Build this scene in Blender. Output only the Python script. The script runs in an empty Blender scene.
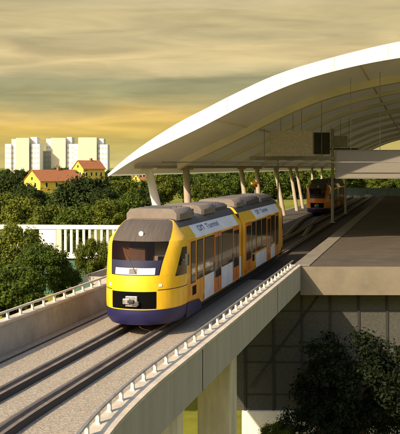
import bpy, math, random
from mathutils import Vector, Matrix
R = math.radians
C = bpy.context.scene.collection
F, H0, HC = 900.0, 167.0, 5.6            # focal length in photo pixels, horizon row, eye height

def px_x(px, Y): return (px - 200.0) / F * Y
def px_z(py, Y): return HC - (py - H0) / F * Y

# ---------------------------------------------------------------- materials
MATS = {}
def mat(name, col, rough=.7, metal=0.0, spec=.5, var=0.0, vscale=3.0, bump=0.0, bscale=20.0, col2=None, stretch=None, detail=4.0, coat=0.0):
    m = bpy.data.materials.new(name); m.use_nodes = True
    nt = m.node_tree; b = nt.nodes['Principled BSDF']
    b.inputs['Base Color'].default_value = (*col, 1)
    b.inputs['Roughness'].default_value = rough
    b.inputs['Metallic'].default_value = metal
    b.inputs['Specular IOR Level'].default_value = spec
    if coat:
        b.inputs['Coat Weight'].default_value = coat; b.inputs['Coat Roughness'].default_value = .08
    tc = nt.nodes.new('ShaderNodeTexCoord')
    src = tc.outputs['Object']
    if stretch:
        mp = nt.nodes.new('ShaderNodeMapping'); mp.inputs['Scale'].default_value = stretch
        nt.links.new(src, mp.inputs['Vector']); src = mp.outputs['Vector']
    if var or col2:
        n = nt.nodes.new('ShaderNodeTexNoise'); n.inputs['Scale'].default_value = vscale; n.inputs['Detail'].default_value = detail
        n.inputs['Roughness'].default_value = .65
        nt.links.new(src, n.inputs['Vector'])
        r = nt.nodes.new('ShaderNodeValToRGB')
        c2 = col2 or tuple(max(0, c * (1 - var)) for c in col)
        c1 = col if col2 else tuple(c * (1 + var * .6) for c in col)
        r.color_ramp.elements[0].position = .33; r.color_ramp.elements[1].position = .67
        r.color_ramp.elements[0].color = (*c2, 1); r.color_ramp.elements[1].color = (*c1, 1)
        nt.links.new(n.outputs['Fac'], r.inputs['Fac']); nt.links.new(r.outputs['Color'], b.inputs['Base Color'])
    if bump:
        n2 = nt.nodes.new('ShaderNodeTexNoise'); n2.inputs['Scale'].default_value = bscale; n2.inputs['Detail'].default_value = 5
        nt.links.new(tc.outputs['Object'], n2.inputs['Vector'])
        bp = nt.nodes.new('ShaderNodeBump'); bp.inputs['Strength'].default_value = bump; bp.inputs['Distance'].default_value = .05
        nt.links.new(n2.outputs['Fac'], bp.inputs['Height']); nt.links.new(bp.outputs['Normal'], b.inputs['Normal'])
    MATS[name] = m
    return m

def leaf_mat(name, dark, light, transl=.35):
    m = bpy.data.materials.new(name); m.use_nodes = True
    nt = m.node_tree; b = nt.nodes['Principled BSDF']; out = nt.nodes['Material Output']
    tc = nt.nodes.new('ShaderNodeTexCoord'); oi = nt.nodes.new('ShaderNodeObjectInfo')
    geo = nt.nodes.new('ShaderNodeNewGeometry')
    n = nt.nodes.new('ShaderNodeTexNoise'); n.inputs['Scale'].default_value = 2.6; n.inputs['Detail'].default_value = 3
    nt.links.new(tc.outputs['Object'], n.inputs['Vector'])
    a1 = nt.nodes.new('ShaderNodeMath'); a1.operation = 'MULTIPLY_ADD'; a1.inputs[1].default_value = .45; 
    nt.links.new(geo.outputs['Random Per Island'], a1.inputs[0]); nt.links.new(n.outputs['Fac'], a1.inputs[2])
    a2 = nt.nodes.new('ShaderNodeMath'); a2.operation = 'MULTIPLY_ADD'; a2.inputs[1].default_value = .3
    nt.links.new(oi.outputs['Random'], a2.inputs[0]); nt.links.new(a1.outputs[0], a2.inputs[2])
    r = nt.nodes.new('ShaderNodeValToRGB')
    r.color_ramp.elements[0].position = .45; r.color_ramp.elements[1].position = 1.1 if False else 1.0
    r.color_ramp.elements[0].color = (*dark, 1); r.color_ramp.elements[1].color = (*light, 1)
    nt.links.new(a2.outputs[0], r.inputs['Fac']); nt.links.new(r.outputs['Color'], b.inputs['Base Color'])
    b.inputs['Roughness'].default_value = .65; b.inputs['Specular IOR Level'].default_value = .12
    t = nt.nodes.new('ShaderNodeBsdfTranslucent'); nt.links.new(r.outputs['Color'], t.inputs['Color'])
    mx = nt.nodes.new('ShaderNodeMixShader'); mx.inputs[0].default_value = transl
    nt.links.new(b.outputs[0], mx.inputs[1]); nt.links.new(t.outputs[0], mx.inputs[2]); nt.links.new(mx.outputs[0], out.inputs['Surface'])
    MATS[name] = m
    return m

def glass_mat(name, tint, clear=.8, rough=.03):
    m = bpy.data.materials.new(name); m.use_nodes = True
    nt = m.node_tree; b = nt.nodes['Principled BSDF']; out = nt.nodes['Material Output']
    b.inputs['Base Color'].default_value = (.02, .02, .022, 1); b.inputs['Roughness'].default_value = rough
    t = nt.nodes.new('ShaderNodeBsdfTransparent'); t.inputs['Color'].default_value = (*tint, 1)
    mx = nt.nodes.new('ShaderNodeMixShader'); mx.inputs[0].default_value = clear
    nt.links.new(b.outputs[0], mx.inputs[1]); nt.links.new(t.outputs[0], mx.inputs[2]); nt.links.new(mx.outputs[0], out.inputs['Surface'])
    MATS[name] = m
    return m

mat('gravel', (.345, .298, .228), .95, var=.42, vscale=13, bump=.6, bscale=22, detail=9)
mat('concrete', (.36, .35, .31), .85, var=.22, vscale=1.2, bump=.25, bscale=9)
mat('concrete_streaked', (.41, .38, .31), .85, var=.13, vscale=1.0, bump=.25, bscale=9, stretch=(2.2, 2.2, .25))
mat('concrete_pale', (.70, .62, .44), .85, var=.25, vscale=1.0, bump=.25, bscale=9, stretch=(1.5, 1.5, .3))
mat('coping', (.52, .46, .36), .85, var=.2, vscale=2, bump=.2)
mat('rail_brown', (.17, .138, .108), .7, var=.35, vscale=2.5)
mat('shaded_gravel', (.062, .050, .038), .95, var=.5, vscale=7, bump=.8, bscale=12, detail=8)  # station gravel, darkened to stand in for the canopy's shade
mat('rail_steel', (.22, .19, .155), .45, metal=.8, var=.2)
mat('dark_trough_and_shade', (.05, .045, .04), .9)
mat('railing_paint', (.60, .58, .53), .5, var=.12)
mat('yellow_paint', (.80, .48, .012), .38, coat=.25, var=.13, vscale=1.6, stretch=(3,3,.7), bump=.04, bscale=2.5)
mat('orange_paint', (.74, .20, .015), .35, coat=.4, var=.12, vscale=2)
mat('yellow_side_shade', (.80, .36, .010), .4, coat=.25, var=.2, vscale=1.6, stretch=(2,2,.5), bump=.04, bscale=2.5)  # yellow body colour deepened for shade and warm reflection on the sides
mat('blue_paint', (.013, .012, .075), .5, coat=.0, var=.15)
mat('silver_paint', (.74, .79, .86), .4, metal=.05, var=.12, vscale=1.5)
mat('dark_mesh', (.085, .07, .06), .8, var=.3, vscale=1, bump=.5, bscale=50, stretch=(22, 1, 1))
mat('roof_beige', (.175, .145, .12), .7, var=.2, vscale=2)
mat('roof_dark', (.06, .058, .065), .6, var=.35, vscale=2)
mat('underframe', (.03, .03, .033), .7, var=.3)
mat('black_recess', (.004, .004, .004), 1.0, spec=.05)
mat('window_dark', (.02, .016, .013), .06, spec=.7)
mat('rubber', (.015, .015, .016), .6)
mat('lamp_clear', (.85, .82, .75), .2)
mat('coupler_steel', (.34, .33, .34), .4, metal=.5, var=.45, vscale=9)
mat('white_board', (.82, .80, .74), .5)
mat('interior_brown', (.28, .15, .085), .8, var=.25, vscale=1.5)
mat('interior_orange', (.55, .20, .06), .8, var=.2)
mat('interior_cream', (.80, .68, .46), .7)
mat('interior_blue', (.022, .024, .055), .6, spec=.2)
mat('lettering', (.10, .09, .30), .5)
glass_mat('windscreen_glass', (.52, .50, .50), .84)
mat('white_paint', (.74, .73, .69), .45, var=.05)
mat('soffit', (.78, .70, .56), .8, var=.18, vscale=.25, stretch=(.5, .12, 1))
mat('soffit_rib', (.82, .76, .64), .75, var=.12, vscale=.4)
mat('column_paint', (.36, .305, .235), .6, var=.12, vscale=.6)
mat('platform_shaded', (.068, .054, .036), .9, var=.3, vscale=.7, bump=.3, bscale=8)  # surface colour kept dark in place of shade falling on the platform
mat('slab_face', (.165, .14, .10), .85, var=.2, vscale=.8, bump=.2)  # lowered in colour to stand in for shade along the slab edge
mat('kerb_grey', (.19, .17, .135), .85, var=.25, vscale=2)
mat('grey_panel', (.60, .56, .50), .8, var=.35, vscale=14, detail=8)
mat('dark_panel', (.035, .033, .032), .6, var=.4, vscale=3)
mat('grey_metal', (.27, .26, .25), .45, metal=.4, var=.2)
mat('green_metal', (.06, .09, .06), .6)
mat('mullion', (.022, .022, .02), .6)
mat('wall_white', (.78, .76, .70), .8, var=.08)
mat('beige_wall', (.58, .51, .39), .85, var=.08)
mat('tower_white', (.74, .73, .68), .8, var=.06)
mat('tower_white_shaded', (.34, .36, .30), .8, var=.1)  # tower white darkened by colour for the wing in shade
mat('window_band', (.40, .41, .39), .5)
mat('house_yellow', (.72, .52, .07), .85, var=.1)
mat('roof_tile', (.33, .125, .045), .85, var=.3, vscale=3)
mat('teal_wall', (.045, .12, .085), .7, var=.2)
mat('bark', (.09, .065, .045), .9, var=.3, vscale=3, bump=.6)
mat('blue_glass', (.26, .40, .52), .5, var=.2, vscale=1)
mat('sign_yellow', (.8, .5, .02), .5)
mat('sign_red', (.6, .04, .02), .5)
leaf_mat('leaf_olive', (.026, .050, .008), (.140, .165, .020))
leaf_mat('leaf_green', (.020, .046, .008), (.100, .140, .018))
leaf_mat('leaf_dark', (.010, .020, .006), (.044, .064, .013), .22)
leaf_mat('leaf_shade', (.005, .010, .004), (.016, .023, .007), .2)  # leaf colour darkened to put shade on the lower right trees

# frosted screen
def frosted(name, col):
    m = bpy.data.materials.new(name); m.use_nodes = True
    nt = m.node_tree; b = nt.nodes['Principled BSDF']; out = nt.nodes['Material Output']
    tc = nt.nodes.new('ShaderNodeTexCoord'); n = nt.nodes.new('ShaderNodeTexNoise'); n.inputs['Scale'].default_value = 9; n.inputs['Detail'].default_value = 8
    nt.links.new(tc.outputs['Object'], n.inputs['Vector'])
    r = nt.nodes.new('ShaderNodeValToRGB'); r.color_ramp.elements[0].position = .3; r.color_ramp.elements[1].position = .7
    r.color_ramp.elements[0].color = (*[c * .9 for c in col], 1); r.color_ramp.elements[1].color = (*col, 1)
    nt.links.new(n.outputs['Fac'], r.inputs['Fac']); nt.links.new(r.outputs['Color'], b.inputs['Base Color'])
    b.inputs['Roughness'].default_value = .5
    t = nt.nodes.new('ShaderNodeBsdfTranslucent'); nt.links.new(r.outputs['Color'], t.inputs['Color'])
    mx = nt.nodes.new('ShaderNodeMixShader'); mx.inputs[0].default_value = .5
    nt.links.new(b.outputs[0], mx.inputs[1]); nt.links.new(t.outputs[0], mx.inputs[2]); nt.links.new(mx.outputs[0], out.inputs['Surface'])
    MATS[name] = m
frosted('frosted_glass', (.40, .375, .33))

# brick-mesh glazing
def grid_glass(name):
    m = bpy.data.materials.new(name); m.use_nodes = True
    nt = m.node_tree; b = nt.nodes['Principled BSDF']
    tc = nt.nodes.new('ShaderNodeTexCoord'); mp = nt.nodes.new('ShaderNodeMapping')
    mp.inputs['Rotation'].default_value = (R(90), 0, 0); nt.links.new(tc.outputs['Object'], mp.inputs['Vector'])
    br = nt.nodes.new('ShaderNodeTexBrick'); br.inputs['Scale'].default_value = 9.0
    br.inputs['Color1'].default_value = (.066, .072, .064, 1); br.inputs['Color2'].default_value = (.058, .062, .054, 1)
    br.inputs['Mortar'].default_value = (.055, .048, .040, 1); br.inputs['Mortar Size'].default_value = .03
    nt.links.new(mp.outputs['Vector'], br.inputs['Vector'])
    n = nt.nodes.new('ShaderNodeTexNoise'); n.inputs['Scale'].default_value = 7; n.inputs['Detail'].default_value = 6
    nt.links.new(tc.outputs['Object'], n.inputs['Vector'])
    mx = nt.nodes.new('ShaderNodeMixRGB'); mx.blend_type = 'OVERLAY'; mx.inputs[0].default_value = .6
    nt.links.new(br.outputs['Color'], mx.inputs[1]); nt.links.new(n.outputs['Fac'], mx.inputs[2])
    nt.links.new(mx.outputs[0], b.inputs['Base Color']); b.inputs['Roughness'].default_value = .45
    MATS[name] = m
grid_glass('brick_panel')
# translucency added to the roof sheets to brighten the canopy underside
def add_translucency(name, base, amount):
    m = MATS[base].copy(); m.name = name; nt = m.node_tree; b = nt.nodes['Principled BSDF']; out = nt.nodes['Material Output']
    t = nt.nodes.new('ShaderNodeBsdfTranslucent'); t.inputs['Color'].default_value = (.74,.78,.70,1)
    mx = nt.nodes.new('ShaderNodeMixShader'); mx.inputs[0].default_value = amount
    nt.links.new(b.outputs[0], mx.inputs[1]); nt.links.new(t.outputs[0], mx.inputs[2]); nt.links.new(mx.outputs[0], out.inputs['Surface'])
    MATS[name] = m
add_translucency('roof_light_through', 'white_paint', .2); add_translucency('soffit_light_through', 'soffit', .14)

# ground
def ground_mat():
    m = bpy.data.materials.new('grass_ground'); m.use_nodes = True
    nt = m.node_tree; b = nt.nodes['Principled BSDF']; tc = nt.nodes.new('ShaderNodeTexCoord')
    n = nt.nodes.new('ShaderNodeTexNoise'); n.inputs['Scale'].default_value = .05; n.inputs['Detail'].default_value = 6
    n2 = nt.nodes.new('ShaderNodeTexNoise'); n2.inputs['Scale'].default_value = 1.3; n2.inputs['Detail'].default_value = 8
    nt.links.new(tc.outputs['Object'], n.inputs['Vector']); nt.links.new(tc.outputs['Object'], n2.inputs['Vector'])
    mx = nt.nodes.new('ShaderNodeMath'); mx.operation = 'MULTIPLY_ADD'; mx.inputs[1].default_value = .5
    nt.links.new(n2.outputs['Fac'], mx.inputs[0]); nt.links.new(n.outputs['Fac'], mx.inputs[2])
    r = nt.nodes.new('ShaderNodeValToRGB'); r.color_ramp.elements[0].position = .55; r.color_ramp.elements[1].position = .95
    r.color_ramp.elements[0].color = (.13, .15, .022, 1); r.color_ramp.elements[1].color = (.24, .235, .03, 1)
    nt.links.new(mx.outputs[0], r.inputs['Fac']); nt.links.new(r.outputs['Color'], b.inputs['Base Color'])
    b.inputs['Roughness'].default_value = .95; b.inputs['Specular IOR Level'].default_value = .1
    MATS['grass_ground'] = m
ground_mat()

# ---------------------------------------------------------------- mesh helpers
class MB:
    def __init__(s): s.v = []; s.f = []; s.m = []; s.names = []
    def mi(s, name):
        if name not in s.names: s.names.append(name)
        return s.names.index(name)
    def face(s, idx, m): s.f.append(tuple(idx)); s.m.append(s.mi(m))
    def add(s, vs): n = len(s.v); s.v += [tuple(v) for v in vs]; return n
    def box(s, x0, x1, y0, y1, z0, z1, m, T=None):
        vs = [(x0,y0,z0),(x1,y0,z0),(x1,y1,z0),(x0,y1,z0),(x0,y0,z1),(x1,y0,z1),(x1,y1,z1),(x0,y1,z1)]
        if T is not None: vs = [T @ Vector(v) for v in vs]
        n = s.add(vs)
        for q in ((3,2,1,0),(4,5,6,7),(0,1,5,4),(1,2,6,5),(2,3,7,6),(3,0,4,7)): s.face([n+i for i in q], m)
    def tube(s, pts, rad, m, seg=10, caps=True):
        pts = [Vector(p) for p in pts]
        rads = rad if isinstance(rad, (list, tuple)) else [rad] * len(pts)
        rings = []
        for i, p in enumerate(pts):
            d = (pts[min(i+1, len(pts)-1)] - pts[max(i-1, 0)]).normalized()
            a = d.cross(Vector((0,0,1)));
            if a.length < 1e-3: a = Vector((1,0,0))
            a.normalize(); b = d.cross(a)
            rings.append(s.add([p + (a*math.cos(2*math.pi*k/seg) + b*math.sin(2*math.pi*k/seg))*rads[i] for k in range(seg)]))
        for i in range(len(pts)-1):
            for k in range(seg):
                s.face([rings[i]+k, rings[i]+(k+1)%seg, rings[i+1]+(k+1)%seg, rings[i+1]+k], m)
        if caps:
            s.face([rings[0]+k for k in reversed(range(seg))], m); s.face([rings[-1]+k for k in range(seg)], m)
    def sweep(s, sections, m, closed=True, caps=True):
        """sections: list of equal-length point loops"""
        st = [s.add(q) for q in sections]; n = len(sections[0])
        for i in range(len(st)-1):
            for k in range(n if closed else n-1):
                mm = m[k] if isinstance(m, list) else m
                s.face([st[i]+k, st[i]+(k+1)%n, st[i+1]+(k+1)%n, st[i+1]+k], mm)
        if caps and closed:
            mm = m[0] if isinstance(m, list) else m
            s.face([st[0]+k for k in reversed(range(n))], mm); s.face([st[-1]+k for k in range(n)], mm)
    def grid(s, fn, nu, nv, m):
        n = s.add([fn(i/nu, j/nv) for j in range(nv+1) for i in range(nu+1)])
        for j in range(nv):
            for i in range(nu):
                a = n + j*(nu+1) + i
                s.face([a, a+1, a+nu+2, a+nu+1], m)
    def prism(s, poly, z0, z1, m, mtop=None):
        n = len(poly); a = s.add([(x,y,z0) for x,y in poly]); b = s.add([(x,y,z1) for x,y in poly])
        s.face([a+i for i in reversed(range(n))], m); s.face([b+i for i in range(n)], mtop or m)
        for i in range(n): s.face([a+i, a+(i+1)%n, b+(i+1)%n, b+i], m)
    def build(s, name, parent=None, smooth=False, bevel=0, recalc=True):
        me = bpy.data.meshes.new(name); me.from_pydata(s.v, [], s.f)
        for n in s.names: me.materials.append(MATS[n])
        me.polygons.foreach_set('material_index', s.m)
        if recalc:
            import bmesh
            bm = bmesh.new(); bm.from_mesh(me); bmesh.ops.recalc_face_normals(bm, faces=bm.faces); bm.to_mesh(me); bm.free()
        o = bpy.data.objects.new(name, me); C.objects.link(o)
        if smooth:
            me.polygons.foreach_set('use_smooth', [True]*len(me.polygons))
            me.set_sharp_from_angle(angle=R(38))
        if bevel:
            b = o.modifiers.new('bevel', 'BEVEL'); b.width = bevel; b.segments = 2; b.limit_method = 'ANGLE'; b.angle_limit = R(40)
        if parent is not None: o.parent = parent
        return o

def tag(o, label=None, cat=None, group=None, kind=None):
    if label: o['label'] = label
    if cat: o['category'] = cat
    if group: o['group'] = group
    if kind: o['kind'] = kind
    return o
def empty(name, loc=(0,0,0), rz=0):
    o = bpy.data.objects.new(name, None); C.objects.link(o); o.location = loc; o.rotation_euler = (0,0,rz); o.empty_display_size = .3
    return o
def copy_tree(o, parent=None, swap=None):
    c = o.copy(); C.objects.link(c); c.parent = parent
    if swap and c.type == 'MESH':
        for i, sl in enumerate(c.material_slots):
            nm = c.data.materials[i].name
            if nm in swap:
                sl.link = 'OBJECT'; sl.material = MATS[swap[nm]]
    for ch in [k for k in bpy.data.objects if k.parent == o]: copy_tree(ch, c, swap)
    return c

# ---------------------------------------------------------------- track alignment
KN = [(-60,-10.5),(-30,-8.0),(-10,-6.9),(5,-6.35),(12,-6.0),(15.4,-5.68),(17.7,-5.40),(20.5,-4.87),(23.6,-4.12),(29,-2.79),(34.3,-1.5)]
SL = .243
def cx(Y):
    if Y >= 34.3: return -1.5 + SL*(Y-34.3)
    for i in range(len(KN)-1):
        if KN[i][0] <= Y <= KN[i+1][0]:
            y0,x0 = KN[i]; y1,x1 = KN[i+1]
            def tan(j):
                if j <= 0: return (KN[1][1]-KN[0][1])/(KN[1][0]-KN[0][0])
                if j >= len(KN)-1: return SL
                return (KN[j+1][1]-KN[j-1][1])/(KN[j+1][0]-KN[j-1][0])
            t = (Y-y0)/(y1-y0); h = y1-y0
            return (2*t**3-3*t*t+1)*x0 + (t**3-2*t*t+t)*h*tan(i) + (-2*t**3+3*t*t)*x1 + (t**3-t*t)*h*tan(i+1)
    return KN[0][1]
def at(Y, off, z=0.0, path=cx):
    d = (path(Y+.05)-path(Y-.05))/.1; L = math.hypot(1, d)
    return Vector((path(Y) + off/L, Y - off*d/L, z))
def yrange(a, b, step):
    n = max(1, int(round((b-a)/step))); return [a+(b-a)*i/n for i in range(n+1)]
def strip(mb, prof, Y0, Y1, m, step=1.0, path=cx):
    """sweep a profile of (offset, z) along the track"""
    ys = yrange(Y0, min(Y1, 36), step) + ([Y1] if Y1 > 36 else []) if Y0 < 36 else [Y0, Y1]
    mb.sweep([[at(y, o, z, path) for o, z in prof] for y in ys], m)
def sidex(Y):           # turnout path of the second track
    t = min(max((Y-62)/42.0, 0), 1); return cx(Y) - 2.15*(3*t*t-2*t**3)

# ---------------------------------------------------------------- setting
def terrain_z(x, Y):
    t = min(max((Y-62)/60.0, 0), 1); t = t*t*(3-2*t)
    return -8.5 + 7.2*t + .25*math.sin(x*.06+1)*math.sin(Y*.05)*(1 if Y < 400 else 0)
g = MB()
gx = [-3500,-1500,-700,-350] + [-200+10*i for i in range(41)] + [350,700,1500,3500]
gy = [-400,-150] + [-40+8*i for i in range(46)] + [400,600,900,1500,3000,6000]
n0 = g.add([(x,y,terrain_z(x,y)) for y in gy for x in gx])
for j in range(len(gy)-1):
    for i in range(len(gx)-1):
        a = n0 + j*len(gx)+i; g.face([a,a+1,a+len(gx)+1,a+len(gx)], 'grass_ground')
tag(g.build('ground', smooth=True), 'sunlit grassy ground and lawn', None, kind='structure')

ST = 44.0        # where the station platform begins
END = 200.0
# track bed (gravel)
tb = MB(); strip(tb, [(-2.98,-.30),(3.48,-.30),(3.48,-.25),(-2.98,-.25)], -60, 47, 'gravel', .8)
tb.prism([tuple(at(47,-7.9)[:2]), tuple(at(47,3.5)[:2]), tuple(at(END,3.5)[:2]), tuple(at(END,-7.9)[:2])], -.30, -.25, 'shaded_gravel')
tag(tb.build('track_bed'), 'speckled beige gravel bed under the rails', kind='structure')
# platform
pf = MB(); fy = ST
pf.prism([tuple(at(fy+1.2,3.90)[:2]), (90, fy), (90, END), tuple(at(END,3.90)[:2])], -.70, .70, 'slab_face', 'platform_shaded')
tag(pf.build('platform'), 'platform with shade-darkened top and concrete slab edge', kind='structure')
pe = MB(); strip(pe, [(3.5,-.25),(3.88,-.25),(3.88,.704),(4.3,.704),(4.3,.74),(3.5,.74)], 45.6, END, 'kerb_grey')
tag(pe.build('platform_kerb'), 'pale concrete edge strip of the platform', kind='structure')

# ---------------------------------------------------------------- viaduct
via = empty('railway_viaduct', (0,0,0)); tag(via, 'curved concrete railway viaduct carrying the front train', 'viaduct')
d = MB()
strip(d, [(-3.35,-.62),(3.87,-.45),(3.87,-.305),(-3.35,-.305)], -60, 47, 'concrete')
d.prism([tuple(at(47.05,-8.2)[:2]), tuple(at(47.05,3.88)[:2]), tuple(at(END,3.88)[:2]), tuple(at(END,-8.2)[:2])], -.75, -.305, 'concrete')
d.build('deck_slab', via)
p = MB(); strip(p, [(3.5,-.30),(3.87,-.45),(3.90,-.45),(3.90,.70),(3.93,.70),(3.93,.78),(3.46,.78),(3.46,.70),(3.5,.70)], -60, 45.3, ['concrete_streaked']*3+['coping']*5+['concrete'], .8)
p.build('near_parapet', via)
p = MB(); strip(p, [(-3.0,-.30),(-3.35,-.60),(-3.35,.68),(-3.38,.68),(-3.38,.76),(-2.97,.76),(-2.97,.68),(-3.0,.68)], -60, 58, ['concrete']*3+['coping']*4+['concrete'], .8)
p.build('far_parapet', via)
def pier(Y, o0, o1, L, m='concrete_pale'):
    b = MB(); q = [at(Y,o0), at(Y,o1), at(Y+L,o1), at(Y+L,o0)]
    c = [Vector((v.x, v.y)) for v in q]
    b.prism([tuple(v) for v in c], -9.0, -.46 if o0 > 0 else -.63, m)
    return b.build('pier', via, bevel=.06)
pier(31, 2.27, 3.42, 1.1); pier(31, -3.1, -1.6, 1.1)
pier(19.5, 2.1, 3.6, 4.9); pier(19.5, -3.1, -1.6, 4.9)
for Y in (54, 68, 84): pier(Y, -7.8, -6.2, 1.1); 
# expansion joints, drain lines on near parapet face
for Y in (12.5, 25.2, 38.0):
    b = MB(); a = at(Y,3.905,0); a2 = at(Y+.05,3.905,0); nn = (at(Y,4.0)-at(Y,3.0)).normalized()*.006
    n = b.add([a+Vector((0,0,-.44)), a2+Vector((0,0,-.44)), a2+Vector((0,0,.69)), a+Vector((0,0,.69))] + [v+nn for v in (a+Vector((0,0,-.44)), a2+Vector((0,0,-.44)), a2+Vector((0,0,.69)), a+Vector((0,0,.69)))])
    for q in ((3,2,1,0),(4,5,6,7),(0,1,5,4),(1,2,6,5),(2,3,7,6),(3,0,4,7)): b.face([n+i for i in q], 'dark_trough_and_shade')
    b.build('expansion_joint', via)

def railing(off, Y0, Y1, label, spacing, base, rm='railing_paint', tk=.03):
    r = empty('railing', at(Y0, off, base)); tag(r, label, 'railing')
    inv = Matrix.Translation(-r.location)
    t = MB(); zt = base + .25
    ys = yrange(Y0, Y1, .8)
    t.sweep([[inv @ at(y, off+o, zt+z) for o, z in ((-.03,-.04),(.03,-.04),(.03,tk),(-.03,tk))] for y in ys], rm); t.build('top_rail', r)
    proto = None; y = Y0 + .15
    while y < Y1:
        a = at(y, off, base) - r.location
        if proto is None:
            b = MB(); b.box(-.035,.035,-.045,.045,0,.215,'railing_paint'); b.box(-.055,.055,-.065,.065,0,.02,'railing_paint')
            proto = b.build('post', r); o = proto
        else:
            o = proto.copy(); C.objects.link(o); o.parent = r
        o.location = a; dd = at(y+.1,off)-at(y-.1,off); o.rotation_euler = (0,0,-math.atan2(dd.x, dd.y))
        y += spacing
railing(3.56, 9.0, 45.0, 'low pale railing along the near parapet of the viaduct, right of the front train', .92, .78, 'grey_metal', .0)
railing(-3.18, 14.0, 57.0, 'low pale railing on the far parapet of the viaduct, in front of the leafy trees', .92, .76)

# rails
def rail(path, off, Y0, Y1, label):
    r = empty('running_rail', path_at(path, Y0, off)); tag(r, label, 'rail')
    inv = Matrix.Translation(-r.location)
    ys = yrange(Y0, Y1, 1.0)
    b = MB(); b.sweep([[inv @ at(y, off+o, z, path) for o, z in ((-.20,-.248),(.22,-.248),(.20,-.07),(-.20,-.07))] for y in ys], ['dark_trough_and_shade','dark_trough_and_shade','rail_brown','rail_brown']); b.build('rail_bed', r)  # right side face coloured near-black to stand in for its shade
    b = MB(); b.sweep([[inv @ at(y, off+o, z, path) for o, z in ((-.05,-.069),(.05,-.069),(.036,-.05),(.036,0.0),(-.036,0.0),(-.036,-.05))] for y in ys], ['rail_brown']*3+['rail_steel']+['rail_brown']*2); b.build('rail_head', r)
def path_at(path, Y, off): return at(Y, off, -.25, path)
rail(cx, -.75, -60, END, 'dark steel rail under the left wheels of the front train')
rail(cx, .75, -60, END, 'dark steel rail under the right wheels of the front train')
rail(sidex, -.75, 74, END, 'shaded rail under the left wheels of the far train in the station')
rail(sidex, .75, 74, END, 'shaded rail under the right wheels of the far train in the station')
b = MB(); strip(b, [(-2.58,-.249),(-2.52,-.249),(-2.52,-.215),(-2.58,-.215)], -60, 57, 'dark_trough_and_shade', .8)
tag(b.build('cable_duct'), 'thin dark cable duct on the gravel along the far parapet', 'duct')

# ---------------------------------------------------------------- train
def interp(tab, z):
    if z <= tab[0][0]: return tab[0][1]
    for (a, p), (b, q) in zip(tab, tab[1:]):
        if z <= b: return p + (q-p)*(z-a)/(b-a)
    return tab[-1][1]
WT = [(.2,1.24),(.36,1.36),(.9,1.42),(2.96,1.42),(3.08,1.37),(3.42,1.12),(3.58,1.0),(3.68,.9),(3.72,.75)]
SETT = [(.2,.2),(.36,.08),(.6,0),(1.2,0),(1.5,.01),(1.95,.08),(2.3,.2),(2.7,.4),(3.02,.6),(3.25,.82),(3.45,1.1),(3.62,1.5),(3.72,1.9)]
NOSE_D = 2.0
def nose(a, z, out=0.0):
    W = interp(WT, z); s = interp(SETT, z); D = NOSE_D - s; n = 2.3
    sa, ca = math.sin(a), math.cos(a)
    x = W*math.copysign(abs(sa)**(2/n), sa); y = s + D*(1-abs(ca)**(2/n))
    if out:
        nx, ny = x/1.42, -(1-abs(x)/1.6)
        L = math.hypot(nx, ny) or 1; x += nx/L*out; y += ny/L*out
    return Vector((x, y, z))
def aw(z): return R(interp([(1.9,34),(2.3,37),(3.02,45)], z))

def ac(z): return R(interp([(3.02,45),(3.3,56),(3.72,76)], z))

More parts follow.
